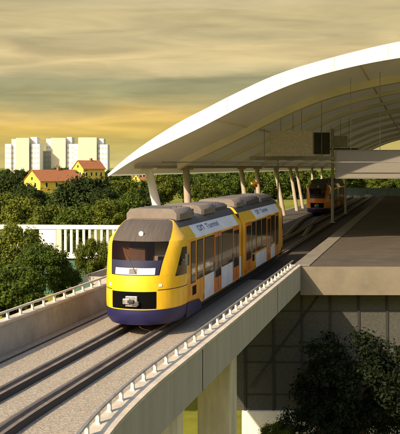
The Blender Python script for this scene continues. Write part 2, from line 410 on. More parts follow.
def nose_end(car, L, flip):
    """cab end; flip puts it at the far end of a car of length L"""
    T = (lambda v: Vector((-v.x, L - v.y, v.z))) if flip else (lambda v: v)
    def patch(name, a0, a1, z0, z1, m, nu=20, nv=8, out=0.0, parent=car, mb=None):
        b = mb or MB()
        def fn(u, v):
            z = z0+(z1-z0)*v
            A0 = a0(z) if callable(a0) else a0; A1 = a1(z) if callable(a1) else a1
            return T(nose(A0+(A1-A0)*u, z, out))
        b.grid(fn, nu, nv, m)
        return b if mb else b.build(name, parent, smooth=True, recalc=False)
    H = R(90)
    sh = MB()
    patch('', -H, H, .74, 1.9, 'yellow_paint', 40, 8, mb=sh)
    patch('', -H, lambda z: -aw(z), 1.9, 3.02, 'yellow_paint', 10, 10, mb=sh)
    patch('', aw, H, 1.9, 3.02, 'yellow_paint', 10, 10, mb=sh)
    patch('', -H, lambda z: -ac(z), 3.02, 3.72, 'yellow_paint', 8, 12, mb=sh)
    patch('', ac, H, 3.02, 3.72, 'yellow_paint', 8, 12, mb=sh)
    sh.build('cab_shell', car, smooth=True, recalc=False)
    patch('roof_cap', lambda z: -ac(z), ac, 3.02, 3.72, 'dark_mesh', 30, 14)
    patch('windscreen', lambda z: -aw(z), aw, 1.9, 3.02, 'windscreen_glass', 24, 12)
    sk = MB(); patch('', -H, H, .2, .74, 'blue_paint', 40, 6, .012, mb=sk)
    patch('', -H, H, .735, .74, 'blue_paint', 40, 1, .012, mb=sk); sk.build('skirt', car, smooth=True, recalc=False)
    # coupler recess, bumper beam line
    rc = MB(); patch('', R(-30), R(30), .78, 1.36, 'black_recess', 20, 4, .012, mb=rc); rc.build('coupler_recess', car, recalc=False)
    cp = MB(); M = Matrix.Identity(4)
    if flip: M = Matrix(((-1,0,0,0),(0,-1,0,L),(0,0,1,0),(0,0,0,1)))
    cp.box(-.22,.20,-.10,.06,.86,1.22,'coupler_steel',M); cp.box(-.30,-.05,-.16,-.02,.95,1.14,'coupler_steel',M); cp.box(.02,.26,-.14,.0,.90,1.05,'roof_dark',M); cp.box(-.12,.1,-.2,-.1,1.0,1.1,'underframe',M)
    cp.build('coupler', car, bevel=.02)
    db = MB(); patch('', lambda z: -aw(z)+R(2), lambda z: aw(z)-R(2), 1.91, 2.40, 'interior_blue', 24, 6, .008, mb=db); db.build('tinted_band', car, smooth=True, recalc=False)
    wb = MB(); patch('', R(-25), R(27), 1.93, 2.15, 'white_board', 16, 2, .02, mb=wb)
    patch('', R(-4), R(4), 1.95, 2.13, 'roof_beige', 3, 1, .026, mb=wb); wb.build('destination_board', car, smooth=True, recalc=False)
    for sgn in (-1, 1):
        hl = MB(); a0 = R(33)*sgn; a1 = R(38)*sgn
        patch('', min(a0,a1), max(a0,a1), 1.52, 1.61, 'lamp_clear', 4, 2, .012, mb=hl); hl.build('headlight', car, recalc=False)
    hb = MB(); cpt = T(nose(R(2), 3.28, .03)); hb.tube([cpt, cpt + Vector((0, -.06 if not flip else .06, 0))], .085, 'lamp_clear', 12); hb.build('roof_headlight', car)
    # wiper
    wp = MB(); wp.tube([T(nose(R(3),1.98,.03)), T(nose(R(-8),2.5,.03)), T(nose(R(-14),2.75,.03))], .018, 'rubber', 6); wp.build('wiper', car)
    # seams
    for a0, a1 in ((-H, R(-32)), (R(32), H)):
        sm = MB(); patch('', a0, a1, 1.395, 1.42, 'rubber', 16, 1, .004, mb=sm); sm.build('bumper_seam', car, recalc=False)
    # cab interior
    it = MB()
    it.box(-1.22,1.22,1.55,1.6,.9,3.1,'interior_brown',M); it.box(-.95,.95,.5,1.6,1.72,1.80,'interior_blue',M)
    it.box(.35,.95,1.50,1.54,1.9,2.95,'interior_cream',M); it.box(-1.2,-.55,1.42,1.54,1.9,3.0,'interior_orange',M)
    it.box(-.85,.85,1.0,1.5,2.98,3.06,'interior_blue',M); it.box(-.5,.1,1.15,1.5,1.8,2.75,'interior_brown',M); it.box(.55,.85,1.2,1.4,1.8,2.45,'interior_blue',M)
    it.build('cab_interior', car)
    # cab side windows (raked quarter light)
    for sgn in (-1, 1):
        q = MB()
        lo = lambda z: R(interp([(1.82,60),(2.78,73)], z)); hi = R(88)
        if sgn > 0: patch('', lo, hi, 1.82, 2.78, 'window_dark', 6, 6, .012, mb=q)
        else: patch('', -hi, lambda z: -lo(z), 1.82, 2.78, 'window_dark', 6, 6, .012, mb=q)
        q.build('cab_side_window', car, smooth=True, recalc=False)
        if sgn < 0: continue
        mr = MB(); mx = 1.5*sgn
        mr.box(min(mx,mx+.12*sgn),max(mx,mx+.12*sgn),1.35,1.5,2.15,2.55,'rubber',M); mr.box(min(1.38*sgn,mx),max(1.38*sgn,mx),1.40,1.45,2.3,2.36,'rubber',M); mr.build('mirror', car, bevel=.02)

SEC = [(1.36,.42),(1.42,.9),(1.42,2.96),(1.37,3.08),(1.12,3.42),(1.0,3.58),(.9,3.68),(.75,3.72)]
def body(car, y0, y1, shoulder):
    full = SEC + [(-x, z) for x, z in reversed(SEC)]
    b = MB()
    cuts = sorted(set([y0, y1] + [c for s in shoulder for c in (s[0], s[1])]))
    def mt(k, ym):
        xa, za = full[k]; xb, zb = full[(k+1) % len(full)]
        zm = (za+zb)/2
        if zm > 3.45: return 'roof_dark'
        if 2.97 < zm: 
            for s in shoulder:
                if s[0] <= ym <= s[1]: return s[2]
        return 'yellow_side_shade'
    for a, c in zip(cuts, cuts[1:]):
        b.sweep([[(x, a, z) for x, z in full], [(x, c, z) for x, z in full]], [mt(k, (a+c)/2) for k in range(len(full))], caps=False)
    n = b.add([(x, y0+.001, z) for x, z in full]); 
    b.face([n+i for i in range(len(full))], 'yellow_side_shade')
    n = b.add([(x, y1-.001, z) for x, z in full]); b.face([n+i for i in range(len(full))], 'roof_dark')
    return b

def side_bits(car, wins, doors, panels):
    for sgn in (-1, 1):
        def bx(y0, y1, z0, z1, t, m, mb): mb.box(min(1.41*sgn,(1.42+t)*sgn), max(1.41*sgn,(1.42+t)*sgn), y0, y1, z0, z1, m)
        for y0, y1, z0, z1 in panels:
            b = MB(); bx(y0,y1,z0,z1,.006,'silver_paint',b); b.build('silver_panel', car)
        for y0, y1, z0, z1 in wins:
            b = MB(); bx(y0,y1,z0,z1,.010,'rubber',b); bx(y0+.05,y1-.05,z0+.05,z1-.05,.014,'window_dark',b); b.build('side_window', car)
        for y0, y1 in doors:
            b = MB(); bx(y0,y1,.55,2.94,.016,'orange_paint',b)
            w = (y1-y0)
            bx(y0+.10,y0+w/2-.04,1.1,2.75,.020,'window_dark',b); bx(y0+w/2+.04,y1-.10,1.1,2.75,.020,'window_dark',b)
            bx(y0+w/2-.012,y0+w/2+.012,.62,2.93,.022,'rubber',b); b.build('door', car)

def seams(car, ys, handles, vents):
    for sgn in (-1, 1):
        for y in ys:
            b = MB(); b.box(min(1.40*sgn,1.4235*sgn), max(1.40*sgn,1.4235*sgn), y-.008, y+.008, .92, 2.95, 'rubber'); b.build('panel_seam', car)
        for y in handles:
            b = MB(); b.box(min(1.42*sgn,1.47*sgn), max(1.42*sgn,1.47*sgn), y-.015, y+.015, 1.15, 1.75, 'grey_metal'); b.build('door_handle', car)
        for y in vents:
            b = MB()
            for k in range(5): b.box(min(1.38*sgn,1.428*sgn), max(1.38*sgn,1.428*sgn), y, y+.55, .93+.06*k, .965+.06*k, 'black_recess')
            b.box(min(1.38*sgn,1.422*sgn), max(1.38*sgn,1.422*sgn), y-.03, y+.58, .90, 1.24, 'underframe'); b.build('vent_grille', car)

def letters(car, y0, y1, seed):
    """two short words of dark strokes, as blurred in the photograph, on the sloping silver shoulder panel"""
    rnd = random.Random(seed)
    for sgn in (1,):
        b = MB()
        # shoulder plane from (1.36,3.16) to (1.12,3.5)
        ax, az = 1.37, 3.08; dx, dz = 1.12-1.37, .34; L = math.hypot(dx, dz); ux, uz = dx/L, dz/L; nx, nz = uz, -ux
        def quad(ya, yb, ha, hb):
            pts = []
            for (yy, hh) in ((ya,ha),(yb,ha),(yb,hb),(ya,hb)):
                pts.append(((ax+ux*hh+nx*.008)*sgn, yy, az+uz*hh+nz*.008))
            n = b.add(pts); b.face([n,n+1,n+2,n+3], 'lettering')
        h0 = .10; cap = .23; xh = .165; t = .07
        y = y0
        def glyph(kind, w):
            nonlocal y
            top = cap if kind.isupper() else xh
            def st(a, c, lo, hi): quad(y+a*w, y+c*w, h0+lo*top, h0+hi*top)
            k = kind.upper()
            tt = t/w
            if k in 'NHUMW': st(0,tt,0,1); st(1-tt,1,0,1)
            if k == 'N' or k == 'M': st(tt,1-tt,.72,1)
            if k == 'U' or k == 'W': st(tt,1-tt,0,.22)
            if k == 'H': st(tt,1-tt,.4,.6)
            if k == 'T': st(.5-tt/2,.5+tt/2,0,1); st(0,1,.84,1)
            if k == 'I' or k == 'L': st(0,tt,0,1.4 if not kind.isupper() else 1)
            if k == 'L' and kind.isupper(): st(tt,1,0,.18)
            if k in 'OE': st(0,tt,0,1); st(tt,1,.84,1); st(tt,1,0,.18)
            if k == 'O': st(1-tt,1,.18,.84)
            if k == 'E': st(tt,1,.42,.58); st(1-tt,1,.5,.84)
            y += w + .1
        for ch, w in (('O',.4),('N',.4)): glyph(ch, w)
        y += .3
        for ch, w in (('T',.4),('u',.31),('n',.31),('n',.31),('e',.31),('l',.08)): glyph(ch, w)
        b.build('lettering', car, recalc=False)

def roof_unit(car, y0, y1, w, z1, m_main, m_end, x0=0.0, fins=0):
    b = MB(); z0 = 3.66; z1 -= .25
    sec = lambda s: [(x0-w*s,z0),(x0+w*s,z0),(x0+w*s,z0+(z1-z0)*.55),(x0+w*s*.86,z1-.03),(x0+w*s*.7,z1),(x0-w*s*.7,z1),(x0-w*s*.86,z1-.03),(x0-w*s,z0+(z1-z0)*.55)]
    b.sweep([[(x, y, z) for x, z in sec(s)] for y, s in ((y0,.9),(y0+.12,1),(y1-.12,1),(y1,.9))], m_main)
    for k in range(fins):
        yy = y0 + (y1-y0)*(k+.5)/fins
        b.box(x0-w*.6,x0+w*.6,yy-.05,yy+.05,z1,z1+.04,m_end)
    b.box(x0-w*.93,x0+w*.93,y1,y1+.18,z0,z1-.1,m_end)
    b.build('roof_unit', car, smooth=True)

def bogie(car, y):
    w = MB()
    w.box(-1.15,1.15,y-1.5,y+1.5,-.0+.32,.55,'underframe')
    for yy in (y-.95, y+.95):
        for sx in (-.75,.75):
            w.tube([(sx-.07,yy,.42),(sx+.07,yy,.42)], .415, 'underframe', 20)
    for sx in (-1.02,1.02): w.box(sx-.06,sx+.06,y-1.4,y+1.4,.3,.62,'underframe')
    w.build('bogie', car)

LAB1 = 'yellow diesel train with dark blue skirt and white front board, on the viaduct'
def make_train():
    root = empty('passenger_train', (0,0,0)); tag(root, LAB1, 'train')
    L1 = 12.0; s2 = 12.55; L2 = 14.3
    b = body(None, NOSE_D, L1, [(NOSE_D,3.3,'yellow_paint'),(3.3,11.3,'silver_paint'),(11.3,L1,'yellow_paint')])
    c1 = b.build('front_carriage', root, smooth=True)
    nose_end(c1, 0, False)
    wy = [(2.5,3.2,1.35,2.88),(3.4,4.4,1.4,2.88),(4.65,6.3,1.4,2.88),(7.75,10.05,1.4,2.88)]
    side_bits(c1, wy, [(6.4,7.65),(10.15,11.5)], [(4.65,6.3,.5,1.5),(7.72,10.05,.5,1.45),(11.55,11.98,.5,1.45)])
    seams(c1, (2.35, 4.55, 6.35, 7.7, 10.1, 11.52), (6.32, 10.08), (2.75,))
    letters(c1, 4.3, 7.0, 3)
    roof_unit(c1, 2.35, 4.6, 1.02, 4.33, 'roof_beige', 'roof_dark', fins=3)
    roof_unit(c1, 5.0, 5.9, .7, 4.12, 'roof_dark', 'roof_dark')
    roof_unit(c1, 6.3, 8.6, .98, 4.30, 'roof_beige', 'roof_dark')
    roof_unit(c1, 9.0, 11.4, .9, 4.22, 'roof_dark', 'roof_dark', fins=4)
    u = MB(); u.box(-1.2,1.2,2.1,11.9,.22,.5,'underframe'); u.build('underframe', c1)
    # blue skirt tapering back along both sides
    for sg in (-1,1):
        sk = MB(); n = sk.add([(1.375*sg,2.0,.2),(1.43*sg,2.0,.76),(1.43*sg,3.7,.66),(1.40*sg,4.3,.42),(1.38*sg,4.3,.22)]); sk.face([n+i for i in range(5)],'blue_paint')
        sk.build('side_skirt', c1, recalc=False)
    bogie(c1, 3.6)
    bl = MB()
    for k in range(5):
        y = L1+.0+.11*k; bl.box(-1.2,1.2,y+.012,y+.10,.7,3.40,'rubber')
    bl.box(-1.1,1.1,L1,s2,.75,3.3,'black_recess'); bl.build('gangway_bellows', root)
    b = body(None, 0, L2-NOSE_D, [(0,3.4,'yellow_paint'),(3.4,L2-2.9,'silver_paint'),(L2-2.9,L2-NOSE_D,'yellow_paint')])
    c2 = b.build('rear_carriage', root, smooth=True); c2.location = (0, s2, 0)
    nose_end(c2, L2, True)
    side_bits(c2, [(2.2,3.3,1.3,2.88),(3.5,4.95,1.3,2.88),(5.1,6.6,1.3,2.88),(8.15,9.5,1.3,2.88)], [(.6,2.05),(6.75,8.0),(9.65,10.9)], [(3.4,6.65,.5,1.2),(8.1,9.55,.5,1.2)])
    seams(c2, (.5, 2.1, 3.42, 6.7, 8.08, 9.58, 10.98), (2.1, 8.04), (2.4,))
    letters(c2, 4.4, 7.4, 5)
    roof_unit(c2, .5, 2.6, .98, 4.30, 'roof_beige', 'roof_dark')
    roof_unit(c2, 3.1, 7.2, .95, 4.28, 'roof_dark', 'roof_dark', fins=5)
    roof_unit(c2, 7.8, 11.4, .95, 4.25, 'roof_dark', 'roof_dark', fins=4)
    u = MB(); u.box(-1.2,1.2,.1,L2-2.1,.22,.5,'underframe'); u.build('underframe', c2)
    bogie(c2, 1.0); bogie(c2, L2-3.6)
    return root
train = make_train()
def place(t, Y, off, path):
    pt = at(Y, off, 0.0, path); t.location = (pt.x, pt.y, 0)
    a, c = at(Y, off, 0, path), at(Y+22, off, 0, path)
    t.rotation_euler = (0, 0, -math.atan2(c.x-a.x, c.y-a.y))
place(train, 30.6, .10, cx)
t2 = copy_tree(train, swap={'yellow_paint':'orange_paint','yellow_side_shade':'orange_paint','silver_paint':'dark_mesh','roof_beige':'roof_dark','white_board':'dark_panel'})  # darker swap colours imitate shade on the far train
tag(t2, 'far train with shade put into its orange and black colours, under the station canopy', 'train')
place(t2, 106.0, 0, sidex)

# ---------------------------------------------------------------- station canopy
YF, YE = 52.0, 190.0
def xe(Y): return -4.6 + .245*(Y-57)
TOP = [(0.35,5.06),(1.4,6.0),(2.8,7.05),(4.65,8.2),(6.3,9.05),(7.25,9.55),(10.1,10.88),(13.0,11.8),(17.35,12.85),(21.5,13.45),(26,13.7)]
LOW = [(0.5,5.04),(1.9,5.95),(3.5,6.75),(5.8,7.85),(8.7,9.33),(11.6,10.55),(14.5,11.36),(17.35,11.9),(21.5,12.45),(26,12.7)]
def smooth_tab(tab, q):
    q = 52 - q if q > 26 else q
    for i in range(len(tab)-1):
        if q <= tab[i+1][0] or i == len(tab)-2:
            x0,y0 = tab[i]; x1,y1 = tab[i+1]
            def tg(j):
                if j == 0: return (tab[1][1]-tab[0][1])/(tab[1][0]-tab[0][0])
                if j == len(tab)-1: return 0
                return (tab[j+1][1]-tab[j-1][1])/(tab[j+1][0]-tab[j-1][0])
            h = x1-x0; t = (q-x0)/h
            return (2*t**3-3*t*t+1)*y0+(t**3-2*t*t+t)*h*tg(i)+(-2*t**3+3*t*t)*y1+(t**3-t*t)*h*tg(i+1)
qs = [.5+.02*i for i in range(1)] + [.5 + 51.0*i/90 for i in range(91)]
qs = sorted(set(round(q,4) for q in qs))
can = empty('station_canopy', (xe(YF)+1.4, YF, 0)); tag(can, 'large white arched station canopy with a ribbed underside on leaning columns', 'canopy')
CI = Matrix.Translation(-can.location)
def cpt(q, Y, z): return CI @ Vector((xe(Y)+q, Y, z))
b = MB()
for zf, m in ((lambda q: smooth_tab(TOP,q)-.12, 'roof_light_through'), (lambda q: smooth_tab(LOW,q)+.22, 'soffit_light_through')):
    rows = [[cpt(q, Y, zf(q)) for q in qs] for Y in yrange(YF+.3, YE, 6)]
    st = [b.add(r) for r in rows]
    for i in range(len(st)-1):
        for k in range(len(qs)-1): b.face([st[i]+k, st[i]+k+1, st[i+1]+k+1, st[i+1]+k], m)
b.build('roof_shell', can, smooth=True, recalc=False)
b = MB(); b.sweep([[cpt(q,YF,smooth_tab(LOW,q)), cpt(q,YF+.3,smooth_tab(LOW,q)+.02), cpt(q,YF+.35,smooth_tab(TOP,q)-.02), cpt(q,YF,smooth_tab(TOP,q))] for q in qs], 'white_paint')
b.build('fascia', can, smooth=True)
b = MB(); b.sweep([[cpt(q,YE,smooth_tab(LOW,q)), cpt(q,YE+.3,smooth_tab(LOW,q)+.02), cpt(q,YE+.35,smooth_tab(TOP,q)-.02), cpt(q,YE,smooth_tab(TOP,q))] for q in qs], 'white_paint')
b.build('fascia', can, smooth=True)
for i in range(1, 12):
    q = 1.2 + i*3.1; b = MB()
    za, zb2 = smooth_tab(LOW,q)+.03, smooth_tab(TOP,q)-.03
    b.sweep([[cpt(q-.006,YF-.004,z), cpt(q+.006,YF-.004,z), cpt(q+.006,YF+.05,z), cpt(q-.006,YF+.05,z)] for z in (za, zb2)], 'kerb_grey'); b.build('panel_joint', can)
qr = [q for q in qs if 1.5 <= q <= 50.5]
for Y, dp, wd in ((63.0,.55,.9),(74,.35,.4),(84,.35,.4),(96,.5,.6),(110,.35,.4),(124,.5,.6),(140,.4,.4),(158,.5,.6),(174,.4,.4)):
    b = MB(); b.sweep([[cpt(q,Y-wd/2,smooth_tab(LOW,q)+.19-dp), cpt(q,Y+wd/2,smooth_tab(LOW,q)+.19-dp), cpt(q,Y+wd/2,smooth_tab(LOW,q)+.19), cpt(q,Y-wd/2,smooth_tab(LOW,q)+.19)] for q in qr], 'soffit_rib')
    b.build('rib', can, smooth=True)
# purlins along the barrel
for q in (6.5, 15):
    b = MB(); z = smooth_tab(LOW, q)
    b.sweep([[cpt(q-.05,Y,z+.12), cpt(q+.05,Y,z+.12), cpt(q+.05,Y,z+.24), cpt(q-.05,Y,z+.24)] for Y in (YF+.4, YE)], 'soffit'); b.build('purlin', can)
b = MB()
b.sweep([[cpt(1.25,Y,5.50), cpt(1.65,Y,5.50), cpt(1.65,Y,5.72), cpt(1.25,Y,5.72)] for Y in (YF+2.5, YE)], 'column_paint'); b.build('eaves_beam', can)
COLS = [(148,157,57.2,.30),(186,188,66.3,.29),(241,246,87.2,.25),(257,259,95.3,.27),(275,284,108.6,.25),(290,297,120,.24),(296,303,127,.22),(312,313,146,.2),(322,321,158,.2)]
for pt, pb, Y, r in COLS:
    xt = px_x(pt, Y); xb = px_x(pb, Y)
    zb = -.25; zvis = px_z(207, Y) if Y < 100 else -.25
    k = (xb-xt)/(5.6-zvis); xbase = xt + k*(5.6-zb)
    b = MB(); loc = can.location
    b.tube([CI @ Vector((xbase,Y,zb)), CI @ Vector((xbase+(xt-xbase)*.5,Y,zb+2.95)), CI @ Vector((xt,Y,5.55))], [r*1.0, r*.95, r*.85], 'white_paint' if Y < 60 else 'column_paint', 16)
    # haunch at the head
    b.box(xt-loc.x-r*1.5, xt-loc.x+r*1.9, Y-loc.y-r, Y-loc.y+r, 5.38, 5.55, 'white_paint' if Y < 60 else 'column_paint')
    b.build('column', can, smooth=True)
for Y in (60, 90, 120, 150):
    b = MB(); b.tube([CI @ Vector((xe(Y)+49.8,Y,.7)), CI @ Vector((xe(Y)+50.2,Y,6.0))], .33, 'column_paint', 14); b.build('column', can, smooth=True)
b = MB(); zt = px_z(162.2, 57.6); b.tube([CI @ Vector((xe(57.6)+2.0,57.6,zt)), CI @ Vector((xe(57.6)+50,57.6,zt))], .034, 'grey_metal', 8); b.build('tie_rod', can)
# diagonal struts below the soffit at left
for Y, q0, q1 in ((63,1.6,5.5),(96,1.6,5.5),(124,1.6,5.5)):
    b = MB(); b.tube([cpt(q0,Y,5.6), cpt(q1,Y,smooth_tab(LOW,q1)-.2)], .12, 'soffit_rib', 8); b.build('strut', can)

# hung equipment
def hung(name, px0, px1, py0, py1, Y, m, label, cat, depth=.8, frame=None, hang=2, hr=.022):
    x0,x1 = px_x(px0,Y), px_x(px1,Y); z0,z1 = px_z(py1,Y), px_z(py0,Y)
    o = empty(name, ((x0+x1)/2, Y, z0)); tag(o, label, cat)
    w = (x1-x0)/2; h = z1-z0; t = .04
    b = MB(); b.box(-w,w,-depth/2,depth/2,0,h,m); b.build('panel' if depth < .2 else 'cabinet', o, bevel=.02)
    if frame:
        b = MB()
        for a in ((-w-t,w+t,-t,0),(-w-t,w+t,h,h+t)): b.box(a[0],a[1],-depth/2-.03,depth/2+.03,a[2],a[3],frame)
        for a in ((-w-t,-w),(w,w+t)): b.box(a[0],a[1],-depth/2-.03,depth/2+.03,0,h,frame)
        b.build('edge_frame', o)
    for i in range(hang):
        xx = -w+ (i+.5)*2*w/hang; q = (x0+x1)/2+xx - xe(Y)
        b = MB(); b.tube([(xx,0,h),(xx,0,smooth_tab(LOW,q)-z0+.15)], hr, 'grey_metal', 8); b.build('hanger', o)
    return o
hung('ventilation_cabinet', 270.5, 312, 131, 156, 66, 'grey_panel', 'mottled grey cabinet hanging from the canopy, left of the tall post', 'cabinet', .9)
hung('equipment_box', 313.5, 329, 133, 154, 86, 'dark_panel', 'dark equipment box hanging beside the tall post, right of the grey cabinet', 'box', .9, 'grey_metal', 1)
hung('equipment_box', 334, 347, 136, 147, 88, 'grey_metal', 'small grey box hanging just right of the tall post', 'box', .6, None, 1)
hung('hanging_screen', 336, 424, 150.5, 178, 58.6, 'frosted_glass', 'wide pale frosted screen hanging over the platform', 'screen', .08, 'kerb_grey', 3, .018)
hung('hanging_beam', 250, 336, 156.5, 160, 68, 'grey_metal', 'long thin grey beam hanging below the mottled cabinet', 'beam', .25, None, 3)
hung('hanging_beam', 322, 358, 148, 150, 92, 'green_metal', 'short dark green beam along the upper edge of the frosted screen', 'beam', .2, None, 2)
def pole(px, Y, pyt, r, label, base=.7):
    x = px_x(px, Y); o = empty('station_post', (x, Y, base)); tag(o, label, 'post')
    b = MB(); b.tube([(0,0,0),(0,0,px_z(pyt,Y)-base)], r, 'grey_metal', 12); b.build('shaft', o, smooth=True)
    b = MB(); b.box(-r*1.8,r*1.8,-r*1.8,r*1.8,0,.05,'grey_metal'); b.build('foot_plate', o)
    return o
x = px_x(332.5, 81)
pole(332.5, 79, 129, .13, 'tall grey post on the platform edge, right in front of the far train', .72)
pole(345.5, 94, 165, .11, 'short grey post behind the tall one, beside the far train', .72)
pole(278, 92, 160, .07, 'thin dark post on the track bed between two leaning columns', -.25)
# signal
sx = px_x(255, 92); s = empty('track_signal', (sx, 92, -.25)); tag(s, 'small yellow and red track signal between the canopy columns', 'signal')
b = MB(); b.tube([(0,0,0),(0,0,px_z(190,92)+.25)], .05, 'grey_metal', 8); b.build('mast', s)
zs = px_z(183.5,92)+.25; b = MB(); b.box(-.42,.42,-.05,.05,zs-.08,zs+.18,'sign_yellow'); b.box(-.18,.0,-.06,.04,zs+.18,zs+.4,'sign_yellow'); b.build('board', s)
b = MB(); b.tube([(.08,-.14,zs-.22),(.08,.0,zs-.22)], .18, 'sign_red', 14); b.build('lamp', s)

# far platform: blue windbreak and pale bollards
Yb = 150; wb = empty('windbreak', (px_x(372,Yb), Yb, .7)); tag(wb, 'long blue-grey glazed windbreak at the far end of the platform', 'windbreak')
b = MB(); b.box(-4.4,14,-.05,.05,.1,px_z(188,Yb)-.7,'blue_glass'); b.build('glazing', wb)
for k in range(6):
    b = MB(); b.box(-4.4+3.6*k-.06,-4.4+3.6*k+.06,-.09,.09,0,px_z(188,Yb)-.62,'grey_metal'); b.build('post', wb)
for i, (pxx, pyy) in enumerate(((357,197),(368,196),(377.5,194.5),(389,190.5))):
    Y = (HC-1.15)*F/(pyy-1.5-H0)
    wd = {0:'nearest the far train',1:'second from the far train',2:'third from the far train',3:'farthest from the trains'}[i]
    o = empty('bollard', (px_x(pxx,Y), Y, .7)); tag(o, 'low white bollard on the shaded platform, '+wd, 'bollard', 'white bollards along the platform')
    b = MB(); b.box(-.42,.42,-.25,.25,.06,.40,'white_paint'); b.box(-.36,.36,-.2,.2,.40,.47,'white_paint'); b.build('block', o)
    b = MB(); b.box(-.5,.5,-.32,.32,0,.06,'grey_metal'); b.build('base', o)

# ---------------------------------------------------------------- wall below the platform
Yw = 45.7; gw = empty('glazed_wall', (px_x(245,Yw), Yw, -8.5)); tag(gw, 'dark panelled wall with black mullions under the platform, on a white plinth', 'wall')
X0 = 0; X1 = 40; zt = 7.80; zb = 1.75
b = MB(); b.box(X0-.9,X1,0,.1,zb,zt,'brick_panel'); b.build('panel', gw)
b = MB(); b.box(X0-.15,X1,-.25,.3,-.3,zb,'wall_white'); b.build('plinth', gw)
for k in range(0, 14):
    xx = px_x(245+28.4*k, Yw)-gw.location.x
    b = MB(); b.box(xx-.055,xx+.055,-.07,0,zb,zt,'mullion'); b.build('mullion', gw)
for y in (311, 346, 362, 394):
    z = px_z(y, Yw)+8.5; b = MB(); b.box(X0-.1,X1,-.055,0,z-.02,z+.02,'mullion'); b.build('transom', gw)
b = MB(); b.tube([(px_x(250,Yw)-gw.location.x,-.12,px_z(386,Yw)+8.5),(px_x(318,Yw)-gw.location.x,-.12,px_z(296,Yw)+8.5)], .04, 'mullion', 8); b.build('shadow_rod', gw)  # dark rod added in place of a diagonal shadow line
# ---------------------------------------------------------------- slatted white screen, left
Ys = 84; sc = empty('slatted_screen', (px_x(70,Ys), Ys, -6.0)); tag(sc, 'long white slatted screen on a teal base, between the trees and the front train', 'screen')
def lx(px): return px_x(px,Ys)-sc.location.x
def lz(py): return px_z(py,Ys)+6.0
sc.rotation_euler = (0,0,R(-4))
b = MB(); b.box(lx(-20),lx(130),-.25,.25,lz(229),lz(225),'wall_white'); b.build('top_beam', sc)
b = MB(); b.box(lx(-20),lx(130),-.3,.3,lz(258),lz(252.5),'wall_white'); b.build('bottom_beam', sc)
b = MB(); b.box(lx(39),lx(56),-.15,.15,lz(252.5),lz(229),'wall_white'); b.build('solid_panel', sc)
b = MB(); b.box(lx(56.5),lx(61.5),-.2,.2,lz(252.5),lz(229),'beige_wall'); b.build('post', sc)
for q in (10, 17, 24, 31, 65.5, 71.5, 77.5, 84, 90, 96, 102, 108, 114, 120):
    b = MB(); b.box(lx(q-1.1),lx(q+1.1),-.15,.15,lz(252.5),lz(229),'wall_white'); b.build('slat', sc)
b = MB(); b.box(lx(-20),lx(130),.05,.45,-3,lz(258.1),'teal_wall'); b.build('base_wall', sc)

# ---------------------------------------------------------------- towers and houses
def tower(Y, blocks, label, pxc):
    o = empty('tower_block', (px_x(pxc,Y), Y, -1.3)); tag(o, label, 'tower block')
    for i, (p0,p1,top,m,dy,rows) in enumerate(blocks):
        b = MB(); x0,x1 = px_x(p0,Y)-o.location.x, px_x(p1,Y)-o.location.x; zt = px_z(top,Y)+1.3
        b.box(x0,x1,dy,dy+12,-2,zt,m); w = b.build('penthouse' if rows < 0 else 'wing', o)
        if rows > 0:
            for r in range(rows):
                z = zt - 2.2 - r*2.95
                if z < 2: break
                nwin = 3
                for k in range(nwin):
                    wm = MB(); xx = x0 + (x1-x0)*(k+.5)/nwin; hw = (x1-x0)/nwin*.32
                    wm.box(xx-hw,xx+hw,dy-.05,dy+.02,z-.6,z+.55,'window_band')
                    wm.build('window', w)
TY = 520
tower(TY, [(5,11,144,'tower_white',0,7),(11,16.5,139,'tower_white',1.5,8),(16.5,29.5,138,'beige_wall',-1.5,0),(29.5,36,137,'tower_white',3,-1),(30.5,39.5,144,'tower_white',.5,7)], 'pale high-rise block farthest left, with a blank beige stair wall', 18)
tower(TY+14, [(41,51,151,'tower_white_shaded',2,6),(45,51.5,138.5,'tower_white',4,7),(51.5,66,138,'beige_wall',-1.5,0),(66,71,137,'tower_white',3,-1),(66.5,79,144,'tower_white',.5,7)], 'pale high-rise block in the middle, with a grey-green shaded wing', 58)
tower(TY-6, [(73,78.5,146,'tower_white',2,6),(78.5,97,137.5,'beige_wall',-1.5,0),(97,103,138.5,'tower_white',3,-1),(97.5,107.5,144.5,'tower_white',.5,7)], 'pale high-rise block nearest the canopy tip, behind the orange roofs', 90)

